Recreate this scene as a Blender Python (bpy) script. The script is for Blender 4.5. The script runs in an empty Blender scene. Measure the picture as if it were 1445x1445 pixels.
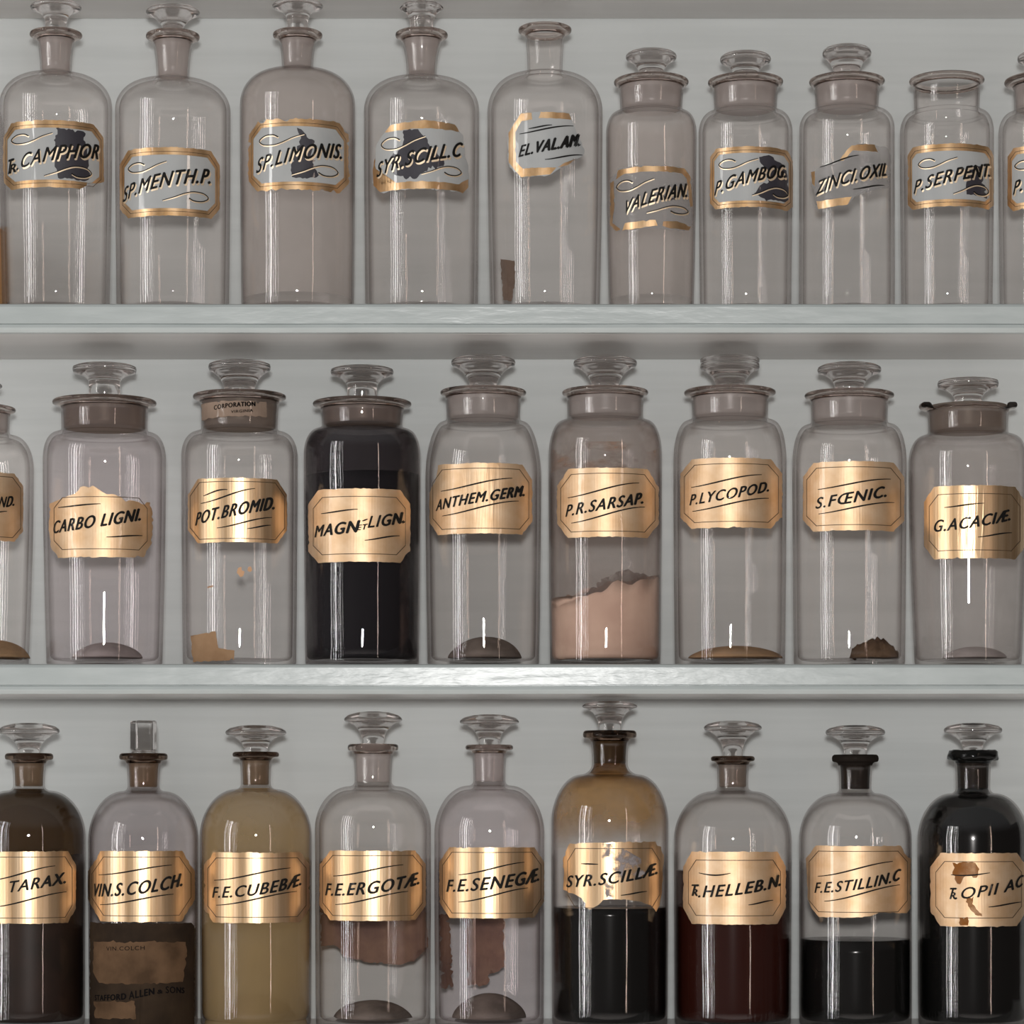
import bpy, bmesh, math, random
from mathutils import Vector, noise

S = bpy.context.scene
COL = S.collection
# ------------------------------------------------------------------ measures
PX = 0.75 / 1445            # metres per photo pixel at the bottles' axis plane
HZ = 1120.0                 # eye level, in photo pixels from the top
CZ = 1.45                   # eye height (m)
DF = 2.10                   # camera to shelf front
YC = 0.055                  # bottle axes behind the shelf front
DC = DF + YC
YW = 0.132                  # back wall behind the shelf front


def wx(x, Y=YC):
    return (x - 722.5) * PX * (DF + Y) / DC


def wz(y, Y=YC):
    return CZ + (HZ - y) * PX * (DF + Y) / DC


# ------------------------------------------------------------------ camera
cam = bpy.data.cameras.new('camera')
camo = bpy.data.objects.new('camera', cam)
COL.objects.link(camo)
camo.location = (0, -DF, CZ)
camo.rotation_euler = (math.pi / 2, 0, 0)
cam.sensor_width = 36
cam.lens = 36 * DC / 0.75
cam.shift_y = (HZ - 722.5) / 1445
cam.clip_start = 0.05
S.camera = camo

# ------------------------------------------------------------------ world, lights, exposure
S.view_settings.view_transform = 'Standard'
S.view_settings.look = 'None'
S.view_settings.gamma = 1
S.view_settings.exposure = -0.15
S.cycles.max_bounces = 28
S.cycles.transmission_bounces = 28
S.cycles.transparent_max_bounces = 32
S.cycles.glossy_bounces = 8
S.cycles.diffuse_bounces = 4
S.cycles.sample_clamp_indirect = 2.5
S.cycles.blur_glossy = 0.3

W = bpy.data.worlds.new('room_air')
S.world = W
W.use_nodes = True
wn = W.node_tree.nodes
wl = W.node_tree.links
wbg = wn['Background']
tc = wn.new('ShaderNodeTexCoord')
sx = wn.new('ShaderNodeSeparateXYZ')
wl.new(tc.outputs['Generated'], sx.inputs[0])


def world_ramp(src, lo, hi, stops):
    mr = wn.new('ShaderNodeMapRange')
    mr.inputs['From Min'].default_value = lo
    mr.inputs['From Max'].default_value = hi
    wl.new(src, mr.inputs['Value'])
    r = wn.new('ShaderNodeValToRGB')
    els = r.color_ramp.elements
    els[0].position, els[0].color = stops[0][0], (*stops[0][1], 1)
    els[1].position, els[1].color = stops[-1][0], (*stops[-1][1], 1)
    for p_, c_ in stops[1:-1]:
        e_ = els.new(p_)
        e_.color = (*c_, 1)
    wl.new(mr.outputs[0], r.inputs[0])
    return r


# a dim room at eye level (lighter towards its windows on the left), sunlit floor below, pale ceiling above
rz = world_ramp(sx.outputs['Z'], -1, 1, [(0.0, (1.7, 1.58, 1.5)), (0.27, (1.35, 1.25, 1.19)), (0.38, (0.0, 0.0, 0.0)), (0.62, (0.0, 0.0, 0.0)), (0.74, (0.26, 0.27, 0.28)), (1.0, (0.30, 0.31, 0.32))])
rx = world_ramp(sx.outputs['X'], -1, 1, [(0.0, (0.20, 0.19, 0.185)), (0.30, (0.16, 0.15, 0.145)), (0.5, (0.10, 0.095, 0.09)), (1.0, (0.075, 0.065, 0.06))])
wadd = wn.new('ShaderNodeMixRGB')
wadd.blend_type = 'ADD'
wadd.inputs[0].default_value = 1
wl.new(rz.outputs[0], wadd.inputs[1])
wl.new(rx.outputs[0], wadd.inputs[2])
wl.new(wadd.outputs[0], wbg.inputs[0])
wbg.inputs[1].default_value = 0.62


def area(name, loc, target, sx_, sy_, power, col=(1, 1, 1)):
    L = bpy.data.lights.new(name, 'AREA')
    L.shape = 'RECTANGLE'
    L.size = sx_
    L.size_y = sy_
    L.energy = power
    L.color = col
    o = bpy.data.objects.new(name, L)
    COL.objects.link(o)
    o.location = loc
    d = Vector(target) - Vector(loc)
    o.rotation_euler = d.to_track_quat('-Z', 'Y').to_euler()
    return o


MID = (0, 0.05, CZ + 0.2)
area('lamp_by_the_camera', (0.0, -DF - 0.1, CZ + 0.14), MID, 0.10, 0.10, 23.0, (1.0, 0.99, 0.97))
for i, (az, ww, rad) in enumerate(((63, 0.08, 12), (57, 0.04, 19), (52.5, 0.10, 23), (47, 0.022, 18), (43, 0.026, 24), (38, 0.018, 13))):
    a_ = math.radians(az)
    area('window_pane_light', (-3.3 * math.sin(a_), -3.3 * math.cos(a_) + 0.05, CZ + 0.45), (0, 0.05, CZ + 0.45), ww, 2.3, rad * math.pi * ww * 2.3, (1.0, 0.985, 0.97))
area('far_window_light', (1.75, -2.6, CZ + 0.4), (0, 0.05, CZ + 0.4), 0.035, 1.8, 3.6, (1.0, 0.78, 0.64))


# ------------------------------------------------------------------ materials
def mat(name):
    m = bpy.data.materials.new(name)
    m.use_nodes = True
    nt = m.node_tree
    for n in list(nt.nodes):
        nt.nodes.remove(n)
    out = nt.nodes.new('ShaderNodeOutputMaterial')
    return m, nt, out


def N(nt, kind, **kw):
    n = nt.nodes.new(kind)
    for k, v in kw.items():
        if k.startswith('_'):
            setattr(n, k[1:], v)
        else:
            n.inputs[k.replace('__', ' ')].default_value = v
    return n


def noise_node(nt, scale, vec_scale=(1, 1, 1), detail=4, coord='Object'):
    t = nt.nodes.new('ShaderNodeTexCoord')
    mp = nt.nodes.new('ShaderNodeMapping')
    mp.inputs['Scale'].default_value = vec_scale
    nz = nt.nodes.new('ShaderNodeTexNoise')
    nz.inputs['Scale'].default_value = scale
    nz.inputs['Detail'].default_value = detail
    nt.links.new(t.outputs[coord], mp.inputs[0])
    nt.links.new(mp.outputs[0], nz.inputs['Vector'])
    return nz


def bump(nt, nz, strength, dist):
    b = N(nt, 'ShaderNodeBump', Strength=strength, Distance=dist)
    nt.links.new(nz.outputs[0], b.inputs['Height'])
    return b


def ramp(nt, src, p0, c0, p1, c1):
    r = nt.nodes.new('ShaderNodeValToRGB')
    a, b = r.color_ramp.elements
    a.position, b.position = p0, p1
    a.color = (*c0, 1) if len(c0) == 3 else c0
    b.color = (*c1, 1) if len(c1) == 3 else c1
    nt.links.new(src, r.inputs[0])
    return r


def princ(name, col, rough=0.5, metal=0.0, coat=0.0, nscale=None, col2=None, vs=(1, 1, 1), bstr=0.0, bdist=0.0005, spec=0.5, p=(0.35, 0.65)):
    m, nt, out = mat(name)
    b = nt.nodes.new('ShaderNodeBsdfPrincipled')
    b.inputs['Base Color'].default_value = (*col, 1)
    b.inputs['Roughness'].default_value = rough
    b.inputs['Metallic'].default_value = metal
    b.inputs['Coat Weight'].default_value = coat
    b.inputs['Coat Roughness'].default_value = 0.03
    b.inputs['Specular IOR Level'].default_value = spec
    if nscale:
        nz = noise_node(nt, nscale, vs)
        if col2:
            r = ramp(nt, nz.outputs[0], p[0], col, p[1], col2)
            nt.links.new(r.outputs[0], b.inputs['Base Color'])
        if bstr:
            bp = bump(nt, nz, bstr, bdist)
            nt.links.new(bp.outputs[0], b.inputs['Normal'])
    nt.links.new(b.outputs[0], out.inputs[0])
    return m


def glass(name, col, rough=0.0, haze=0.0, hcol=(0.4, 0.37, 0.36), bstr=0.2, thin=False):
    """solid glass; thin=True is a blown wall: seen square on it passes light straight, mirrors more and tints deeper towards its edges"""
    m, nt, out = mat(name)
    g = N(nt, 'ShaderNodeBsdfGlass', Color=(*col, 1), Roughness=rough, IOR=1.48)
    nz = noise_node(nt, 30.0, (1, 1, 0.22), 2)
    bp = bump(nt, nz, bstr, 0.0012)
    nt.links.new(bp.outputs[0], g.inputs['Normal'])
    last = g
    if thin:
        tr = N(nt, 'ShaderNodeBsdfTransparent', Color=(*col, 1))
        gl = N(nt, 'ShaderNodeBsdfGlossy', Color=(1, 1, 1, 1), Roughness=0.0)
        lw = N(nt, 'ShaderNodeLayerWeight', Blend=0.5)
        pw = N(nt, 'ShaderNodeMath', _operation='POWER')
        nt.links.new(lw.outputs['Facing'], pw.inputs[0])
        pw.inputs[1].default_value = 5.0
        fr = N(nt, 'ShaderNodeMapRange')
        fr.inputs['To Min'].default_value = 0.034
        fr.inputs['To Max'].default_value = 0.55
        nt.links.new(pw.outputs[0], fr.inputs['Value'])
        nt.links.new(bp.outputs[0], gl.inputs['Normal'])
        pane = nt.nodes.new('ShaderNodeMixShader')
        nt.links.new(fr.outputs[0], pane.inputs[0])
        nt.links.new(tr.outputs[0], pane.inputs[1])
        nt.links.new(gl.outputs[0], pane.inputs[2])
        # longer way through the wall towards the edges: the tint deepens
        dark = tuple(c_ * q for c_, q in zip(col, (0.60, 0.57, 0.565)))
        r = ramp(nt, lw.outputs['Facing'], 0.55, col, 0.97, dark)
        nt.links.new(r.outputs[0], tr.inputs['Color'])
        last = pane
    if haze > 0:
        d = N(nt, 'ShaderNodeBsdfDiffuse', Color=(*hcol, 1))
        t = N(nt, 'ShaderNodeBsdfTranslucent', Color=(*hcol, 1))
        a = nt.nodes.new('ShaderNodeMixShader')
        a.inputs[0].default_value = 0.5
        nt.links.new(d.outputs[0], a.inputs[1])
        nt.links.new(t.outputs[0], a.inputs[2])
        mx = nt.nodes.new('ShaderNodeMixShader')
        mx.inputs[0].default_value = haze
        nt.links.new(last.outputs[0], mx.inputs[1])
        nt.links.new(a.outputs[0], mx.inputs[2])
        last = mx
    nt.links.new(last.outputs[0], out.inputs[0])
    return m


def film(name, col, d0, d1, nscale=25, vs=(1, 1, 1), p=(0.35, 0.65), transl=0.5, fade=0.0):
    """thin dirty deposit on the inside of the glass: patchy cover d0..d1"""
    m, nt, out = mat(name)
    tr = nt.nodes.new('ShaderNodeBsdfTransparent')
    d = N(nt, 'ShaderNodeBsdfDiffuse', Color=(*col, 1))
    t = N(nt, 'ShaderNodeBsdfTranslucent', Color=(*col, 1))
    a = nt.nodes.new('ShaderNodeMixShader')
    a.inputs[0].default_value = transl
    nt.links.new(d.outputs[0], a.inputs[1])
    nt.links.new(t.outputs[0], a.inputs[2])
    nz = noise_node(nt, nscale, vs, 6)
    r = ramp(nt, nz.outputs[0], p[0], (d0,) * 3, p[1], (d1,) * 3)
    dens = r.outputs[0]
    if fade:
        # the deposit thins out towards its lower rim
        tcg = nt.nodes.new('ShaderNodeTexCoord')
        sz = nt.nodes.new('ShaderNodeSeparateXYZ')
        nt.links.new(tcg.outputs['Generated'], sz.inputs[0])
        ad = N(nt, 'ShaderNodeMath', _operation='ADD')
        nt.links.new(sz.outputs['Z'], ad.inputs[0])
        sc_ = N(nt, 'ShaderNodeMath', _operation='MULTIPLY_ADD')
        nt.links.new(nz.outputs[0], sc_.inputs[0])
        sc_.inputs[1].default_value = 0.9
        sc_.inputs[2].default_value = -0.45
        nt.links.new(sc_.outputs[0], ad.inputs[1])
        rf = ramp(nt, ad.outputs[0], 0.02, (0,) * 3, fade, (1,) * 3)
        mu = N(nt, 'ShaderNodeMath', _operation='MULTIPLY')
        nt.links.new(r.outputs[0], mu.inputs[0])
        nt.links.new(rf.outputs[0], mu.inputs[1])
        dens = mu.outputs[0]
    mx = nt.nodes.new('ShaderNodeMixShader')
    nt.links.new(dens, mx.inputs[0])
    nt.links.new(tr.outputs[0], mx.inputs[1])
    nt.links.new(a.outputs[0], mx.inputs[2])
    nt.links.new(mx.outputs[0], out.inputs[0])
    return m


M = {}
M['wall'] = princ('painted_boards', (0.48, 0.502, 0.497), 0.55, nscale=18, col2=(0.52, 0.542, 0.537), vs=(0.25, 1, 6), bstr=0.25, bdist=0.001)
M['paint'] = princ('shelf_gloss_paint', (0.385, 0.42, 0.415), 0.28, nscale=70, col2=(0.42, 0.455, 0.45), vs=(0.4, 1, 1.6), bstr=0.5, bdist=0.0012)
M['under'] = princ('shelf_board_paint', (0.53, 0.52, 0.505), 0.32, nscale=14, col2=(0.56, 0.55, 0.535), vs=(0.3, 5, 1), bstr=0.15, bdist=0.0008)
M['clear'] = glass('clear_glass', (0.995, 0.985, 0.981), thin=True)
M['mauve'] = glass('faintly_violet_glass', (0.984, 0.968, 0.971), thin=True)
M['amber'] = glass('amber_glass', (0.88, 0.58, 0.22), thin=True)
M['lip_dark'] = glass('grimy_lip_glass', (0.62, 0.55, 0.50), bstr=0.05)
M['lip'] = glass('lip_glass', (0.86, 0.82, 0.80), bstr=0.05)
M['knob'] = glass('stopper_glass', (0.93, 0.915, 0.91), bstr=0.05)
M['ground'] = glass('ground_glass', (0.90, 0.87, 0.86), rough=0.3, haze=0.5, hcol=(0.62, 0.575, 0.555))
M['ground_dirty'] = glass('soiled_ground_glass', (0.7, 0.6, 0.5), rough=0.35, haze=0.6, hcol=(0.32, 0.275, 0.25))
M['ground_brown'] = glass('brown_stained_ground_glass', (0.75, 0.61, 0.47), rough=0.35, haze=0.65, hcol=(0.27, 0.20, 0.14))
M['ground_syrup'] = glass('syrup_blackened_ground_glass', (0.5, 0.35, 0.2), rough=0.3, haze=0.8, hcol=(0.07, 0.04, 0.018))
M['ground_dark'] = glass('blackened_ground_glass', (0.3, 0.25, 0.2), rough=0.3, haze=0.85, hcol=(0.035, 0.028, 0.024))
M['gold'] = princ('gold_foil', (0.78, 0.565, 0.36), 0.34, 0.92, 0.35, 60, (0.60, 0.39, 0.215), (3.5, 3.5, 0.12), 0.22, 0.0005)
M['gold_matt'] = princ('dull_gold_foil', (0.74, 0.54, 0.355), 0.48, 0.85, 0.3, 70, (0.64, 0.42, 0.24), (1, 1, 1), 0.12, 0.0004)
M['gilt'] = princ('gilt_edging', (0.74, 0.50, 0.29), 0.36, 0.85, 0.5, 90, (0.50, 0.30, 0.14), (1, 1, 0.6), 0.10, 0.0004)
M['gilt_light'] = princ('gilt_letter_shadow', (0.95, 0.76, 0.54), 0.38, 0.7, 0.3)
M['pane'] = princ('grey_enamel', (0.325, 0.335, 0.335), 0.45, 0.0, 0.5, 50, (0.36, 0.365, 0.36))
M['navy'] = princ('dark_blue_black_backing', (0.020, 0.018, 0.025), 0.5, 0.0, 0.3, 60, (0.028, 0.025, 0.033))
M['ink'] = princ('black_lettering', (0.006, 0.0055, 0.005), 0.55, 0.0, 0.12, spec=0.15)
M['ink_matt'] = princ('printed_ink', (0.008, 0.007, 0.007), 0.95, spec=0.0)
M['line'] = princ('brown_line', (0.075, 0.042, 0.018), 0.5)
M['black'] = princ('black_liquid', (0.0045, 0.0045, 0.0042), 0.15, spec=0.2)
M['charcoal'] = princ('charcoal_powder', (0.008, 0.0075, 0.009), 0.8, spec=0.1)
M['red'] = princ('dark_red_liquid', (0.024, 0.0055, 0.0035), 0.15, spec=0.2)
M['brownliq'] = princ('dark_brown_liquid', (0.014, 0.009, 0.0065), 0.4, 0, 0, 30, (0.024, 0.013, 0.009), spec=0.2)
M['pink'] = princ('pinkish_powder', (0.52, 0.37, 0.29), 0.9, 0, 0, 40, (0.44, 0.30, 0.235), bstr=0.3, bdist=0.002, spec=0.12)
M['pinkdark'] = princ('greyed_powder_crust', (0.20, 0.155, 0.135), 0.9, 0, 0, 60, (0.40, 0.29, 0.23), bstr=0.3, bdist=0.002, spec=0.12)
M['dust'] = princ('grey_dust', (0.36, 0.315, 0.30), 0.9, 0, 0, 60, (0.27, 0.23, 0.22), spec=0.12)
M['dustdark'] = princ('dark_dregs', (0.17, 0.135, 0.115), 0.9, 0, 0, 60, (0.10, 0.08, 0.068), spec=0.12)
M['ochre'] = princ('ochre_powder', (0.38, 0.235, 0.13), 0.9, 0, 0, 60, (0.28, 0.18, 0.10), spec=0.12)
M['herb'] = princ('dried_herb', (0.075, 0.045, 0.028), 0.9, 0, 0, 60, (0.12, 0.075, 0.045), spec=0.12)
M['kraft'] = princ('brown_paper', (0.26, 0.155, 0.085), 0.8, 0, 0, 60, (0.32, 0.20, 0.115), spec=0.12)
M['kraftgrey'] = princ('aged_paper', (0.20, 0.145, 0.11), 0.7, 0, 0.4, 50, (0.26, 0.19, 0.145), spec=0.12)
M['darkpaper'] = princ('soiled_dark_paper', (0.020, 0.0125, 0.008), 0.8, 0, 0.0, 40, (0.040, 0.025, 0.0145), spec=0.12)
M['tanpaper'] = princ('soiled_tan_paper', (0.135, 0.078, 0.043), 0.8, 0, 0.0, 40, (0.06, 0.034, 0.018), spec=0.12)
M['remnant'] = princ('torn_paper_residue', (0.17, 0.105, 0.085), 0.9, 0, 0, 50, (0.27, 0.17, 0.12), spec=0.12)
M['fleck'] = princ('orange_fleck', (0.50, 0.29, 0.16), 0.8)
M['stain'] = film('brown_stain', (0.30, 0.115, 0.03), 0.55, 0.97, 60, p=(0.38, 0.6), transl=0.2)
M['tarnish'] = film('grey_tarnish', (0.30, 0.27, 0.27), 0.0, 0.95, 90, p=(0.50, 0.60), transl=0.1)
M['f_haze'] = film('dusty_bloom', (0.62, 0.58, 0.56), 0.16, 0.26)
M['f_haze2'] = film('whitish_bloom', (0.72, 0.67, 0.635), 0.34, 0.46, 14)
M['f_yellow'] = film('yellow_brown_deposit', (0.64, 0.475, 0.235), 0.40, 0.68, 12, (1, 1, 0.6), transl=0.6)
M['f_amber'] = film('brown_deposit', (0.085, 0.05, 0.023), 0.82, 0.95, 14, transl=0.5)
M['f_char'] = film('charcoal_dust', (0.035, 0.031, 0.034), 0.70, 0.92, 14, transl=0.3)
M['f_pink'] = film('powder_bloom', (0.46, 0.36, 0.31), 0.16, 0.36, 16)
M['f_pinkring'] = film('powder_ring', (0.42, 0.24, 0.14), 0.0, 0.75, 26, (1, 1, 2.5), p=(0.47, 0.62))
M['f_syrup'] = film('syrup_stain', (0.66, 0.40, 0.14), 0.45, 0.8, 22, transl=0.6, fade=0.75)
M['f_syrupdark'] = film('dark_syrup_stain', (0.13, 0.06, 0.022), 0.55, 0.95, 30, transl=0.5, fade=0.8)
M['f_crust'] = film('grey_powder_crust', (0.16, 0.125, 0.115), 0.10, 0.8, 40, p=(0.38, 0.62), transl=0.3)
M['amberliq'] = princ('amber_liquid', (0.55, 0.27, 0.055), 0.3)
M['pane_faint'] = film('worn_thin_enamel', (0.42, 0.41, 0.405), 0.30, 0.45, 40, transl=0.4)
M['f_syrupspot'] = film('syrup_spots', (0.34, 0.19, 0.06), 0.0, 0.7, 16, p=(0.45, 0.62), transl=0.6)


# ------------------------------------------------------------------ mesh helpers
def link(name, bm, m, parent=None, smooth=True, origin=(0, 0, 0)):
    me = bpy.data.meshes.new(name)
    if origin != (0, 0, 0):
        bmesh.ops.translate(bm, verts=bm.verts, vec=-Vector(origin))
    bm.to_mesh(me)
    bm.free()
    if smooth:
        for p_ in me.polygons:
            p_.use_smooth = True
    if m:
        me.materials.append(m)
    o = bpy.data.objects.new(name, me)
    COL.objects.link(o)
    if parent is not None:
        o.parent = parent
    return o


def tag(o, label, cat, group=None, kind=None):
    if kind:
        o['kind'] = kind
    if label:
        o['label'] = label
    if cat:
        o['category'] = cat
    if group:
        o['group'] = group
    return o


def lathe(pts, seg=72, cap0=True, cap1=True, warp=None):
    """pts: (r, z) metres, from bottom-centre round to the end; r=0 points become poles"""
    bm = bmesh.new()
    rings = []
    for r, z in pts:
        if r < 1e-6:
            rings.append([bm.verts.new((0, 0, z))])
        else:
            ring = []
            for k in range(seg):
                a = 2 * math.pi * k / seg
                rr, zz = (r, z) if warp is None else warp(r, z, a)
                ring.append(bm.verts.new((rr * math.sin(a), -rr * math.cos(a), zz)))
            rings.append(ring)
    for A, B in zip(rings[:-1], rings[1:]):
        if len(A) == 1 and len(B) == 1:
            continue
        for k in range(seg):
            k2 = (k + 1) % seg
            if len(A) == 1:
                bm.faces.new((A[0], B[k2], B[k]))
            elif len(B) == 1:
                bm.faces.new((A[k], A[k2], B[0]))
            else:
                bm.faces.new((A[k], A[k2], B[k2], B[k]))
    bmesh.ops.recalc_face_normals(bm, faces=bm.faces)
    return bm


def boxbm(x0, x1, y0, y1, z0, z1, bev=0.0):
    bm = bmesh.new()
    bmesh.ops.create_cube(bm, size=1)
    for v in bm.verts:
        v.co = Vector((x0 + (v.co.x + .5) * (x1 - x0), y0 + (v.co.y + .5) * (y1 - y0), z0 + (v.co.z + .5) * (z1 - z0)))
    if bev:
        bmesh.ops.bevel(bm, geom=bm.edges[:], offset=bev, segments=2, affect='EDGES', profile=0.6)
    return bm


def extrude_x(prof, x0, x1, n=40, wob=0.0, seed=0):
    """profile (y, z) list, closed, swept along X"""
    bm = bmesh.new()
    rings = []
    for i in range(n + 1):
        x = x0 + (x1 - x0) * i / n
        rings.append([bm.verts.new((x, y + wob * noise.noise((x * 9, y * 60 + seed, z * 60)), z + wob * noise.noise((x * 7 + 5, z * 50 + seed, y * 50)))) for y, z in prof])
    L = len(prof)
    for A, B in zip(rings[:-1], rings[1:]):
        for k in range(L):
            bm.faces.new((A[k], A[(k + 1) % L], B[(k + 1) % L], B[k]))
    bm.faces.new(rings[0])
    bm.faces.new(rings[-1][::-1])
    bmesh.ops.recalc_face_normals(bm, faces=bm.faces)
    return bm


# ------------------------------------------------------------------ setting: back wall and shelves
XE = 0.62
bm = bmesh.new()
zz0, zz1 = wz(1620), wz(-160)
nx, nz_ = 40, 60
grid = [[bm.verts.new((-XE + 2 * XE * i / nx, YW, zz0 + (zz1 - zz0) * j / nz_)) for j in range(nz_ + 1)] for i in range(nx + 1)]
for i in range(nx):
    for j in range(nz_):
        bm.faces.new((grid[i][j], grid[i + 1][j], grid[i + 1][j + 1], grid[i][j + 1]))
ext = bmesh.ops.extrude_face_region(bm, geom=bm.faces[:])
bmesh.ops.translate(bm, verts=[v for v in ext['geom'] if isinstance(v, bmesh.types.BMVert)], vec=(0, 0.018, 0))
bmesh.ops.recalc_face_normals(bm, faces=bm.faces)
wall = link('wall_back', bm, M['wall'], smooth=False)
tag(wall, 'pale grey-green painted board wall behind the glass bottles', 'wall', kind='structure')


def shelf(ytop, ybot, label, seed):
    zt, zb = wz(ytop, 0.0), wz(ybot, 0.0)
    root = bpy.data.objects.new('shelf', None)
    COL.objects.link(root)
    root.location = (0, 0, zb)
    tag(root, label, 'shelf', 'painted shelves of the bottle case')
    org = (0, 0, zb)
    link('board', boxbm(-XE, XE, 0.008, YW - 0.0005, zb, zt, 0.0008), M['under'], root, False, org)
    h = zt - zb
    pr = [(0.0078, zt), (0.003, zt), (0.001, zt - 0.0008), (0, zt - 0.0025)]
    pr += [(0, zb + h * 0.30), (0.0012, zb + h * 0.285), (0.0012, zb + h * 0.265), (-0.0006, zb + h * 0.25)]
    pr += [(-0.0012, zb + h * 0.15), (-0.0006, zb + 0.002), (0.001, zb), (0.0078, zb)]
    link('front_edging', extrude_x(pr, -XE, XE, 120, 0.0003, seed), M['paint'], root, False, org)
    return root, zt


shelf(-84, -42, 'uppermost painted shelf whose underside shows above the top row of bottles', 1)
_, Z1 = shelf(428, 469, 'painted shelf carrying the top row of bottles with grey gilt-edged labels', 2)
_, Z2 = shelf(937, 979, 'painted shelf carrying the middle row of wide-mouthed jars', 3)
_, Z3 = shelf(1457, 1499, 'lowest painted shelf carrying the dark liquid bottles at the bottom', 4)


# ------------------------------------------------------------------ bottle geometry
def prof_bottle(b):
    """outer and inner (r, z) outlines in metres relative to the base"""
    z0 = b['z0']
    Z = lambda y: wz(y) - z0
    R, Rb = b['R'] * PX, b.get('Rb', b['R']) * PX
    rn, rt, rl = b['rn'] * PX, b['rt'] * PX, b['rl'] * PX
    zf, zn, zl, zt = Z(b['yf']), Z(b['yn']), Z(b['yl']), Z(b['yt'])
    n = b.get('sq', 2.0)
    heel = 7 * PX
    o = []
    for k in range(6):
        a = math.pi / 2 * k / 5
        o.append((Rb - heel + heel * math.sin(a), heel - heel * math.cos(a)))
    for k in range(1, 13):
        t = k / 13
        o.append((Rb + (R - Rb) * math.sin(t * math.pi / 2), heel + (zf - heel) * t))
    fr = b.get('fr', 7) * PX
    zd = zn - fr * 0.5
    for k in range(0, 19):
        a = math.pi / 2 * k / 18 * 0.985
        c, s_ = math.cos(a) ** (2 / n), math.sin(a) ** (2 / n)
        r = rn + fr + (R - rn - fr) * c
        o.append((r, zf + (zd - zf) * s_))
    r_end, z_end = o[-1]
    for k in range(1, 6):
        a = math.pi / 2 * k / 5
        o.append((rn + (r_end - rn) * (1 - math.sin(a)), z_end + fr * (1 - math.cos(a))))
    zfl = zl - min((zl - o[-1][1]) * 0.30, 5 * PX)
    za = o[-1][1]
    for k in range(1, 5):
        t = k / 4
        o.append((rn + (rt - rn) * t * t, za + (zfl - za) * t))
    th = zt - zl
    # flare to the lip
    for k in range(1, 5):
        t = k / 4
        o.append((rt + (rl - rt - 2 * PX) * t ** 2.4, zfl + (zl - zfl) * (1 - (1 - t) ** 1.6)))
    # the lip is a solid ring of its own: cut the body at the start of its flare
    flare = o[-4:]
    del o[-4:]
    tn = b.get('tn', 2.2) * PX
    ri, rit = rn - tn, rt - tn
    zj = o[-1][1]
    lip = [(rit, zj + 0.2 * PX), (rt + 0.1 * PX, zj + 0.2 * PX)] + flare
    lip += [(rl - 0.6 * PX, zl + th * 0.12), (rl, zl + th * 0.45), (rl - 0.7 * PX, zl + th * 0.8), (rl - 3 * PX, zt), (rit + 4 * PX, zt + 0.2 * PX), (rit + 1.2 * PX, zt - 1.2 * PX), (rit, zt - 4 * PX)]
    lip.append(lip[0])
    b['_lip'] = lip
    neckin = []
    for k in range(0, 5):
        t = 1 - k / 4
        neckin.append((ri + (rit - ri) * t * t, za + (zj - za) * t))
    inn = list(neckin)
    b['_neck'] = neckin
    # inner wall = outer body offset
    t_ = b.get('t', 2.2 if (b.get('fill') or b.get('films')) else 5.5) * PX
    body = o[5:6 + 12 + 19 + 5]
    off = []
    for i, (r, z) in enumerate(body):
        a = body[max(0, i - 1)]
        c = body[min(len(body) - 1, i + 1)]
        dx, dz = c[0] - a[0], c[1] - a[1]
        L = math.hypot(dx, dz) or 1
        off.append((r - dz / L * t_, z + dx / L * t_))
    off = [(r, z) for r, z in off if r > ri + 0.3 * PX and 12 * PX < z < za - 0.5 * PX]
    off = off[::-1]
    inn += off
    zi = b.get('floor', 9) * PX
    rl_ = off[-1][0]
    hh = 9 * PX
    for k in range(1, 6):
        a = math.pi / 2 * k / 5
        inn.append((rl_ - hh + hh * math.cos(a), zi + hh - hh * math.sin(a)))
    inn.append((rl_ * 0.5, zi + 2.0 * PX))
    inn.append((0, zi + 4 * PX))
    outer = [(0, 3.5 * PX), (Rb * 0.6, 3 * PX), (Rb - heel - 3 * PX, 0.6 * PX)] + o
    return outer, inn, ri, za


def radius_at(prof, z):
    best = None
    for (r0, z0), (r1, z1) in zip(prof[:-1], prof[1:]):
        if (z0 <= z <= z1) or (z1 <= z <= z0):
            t = 0 if z1 == z0 else (z - z0) / (z1 - z0)
            r = r0 + (r1 - r0) * t
            best = r if best is None else max(best, r)
    return best if best is not None else prof[len(prof) // 2][0]


# ------------------------------------------------------------------ flat label work in photo pixels, then wrapped on the glass
class Wrap:
    def __init__(self, b, outer, back=False, yref=None):
        self.b, self.outer, self.back = b, outer, back
        self.cx = wx(b['cx'])
        self.Yl = YC - 0.7 * b['R'] * PX * (-1 if back else 1)

    def __call__(self, x, y, off):
        z = wz(y, self.Yl) - self.b['z0']
        R = radius_at(self.outer, z) + off * PX
        Y = YC
        for _ in range(4):
            xo = wx(x, Y) - self.cx
            xo = max(-0.985 * R, min(0.985 * R, xo))
            d = math.sqrt(R * R - xo * xo)
            Y = YC + d if self.back else YC - d
        return (xo, Y - YC, z)


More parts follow.
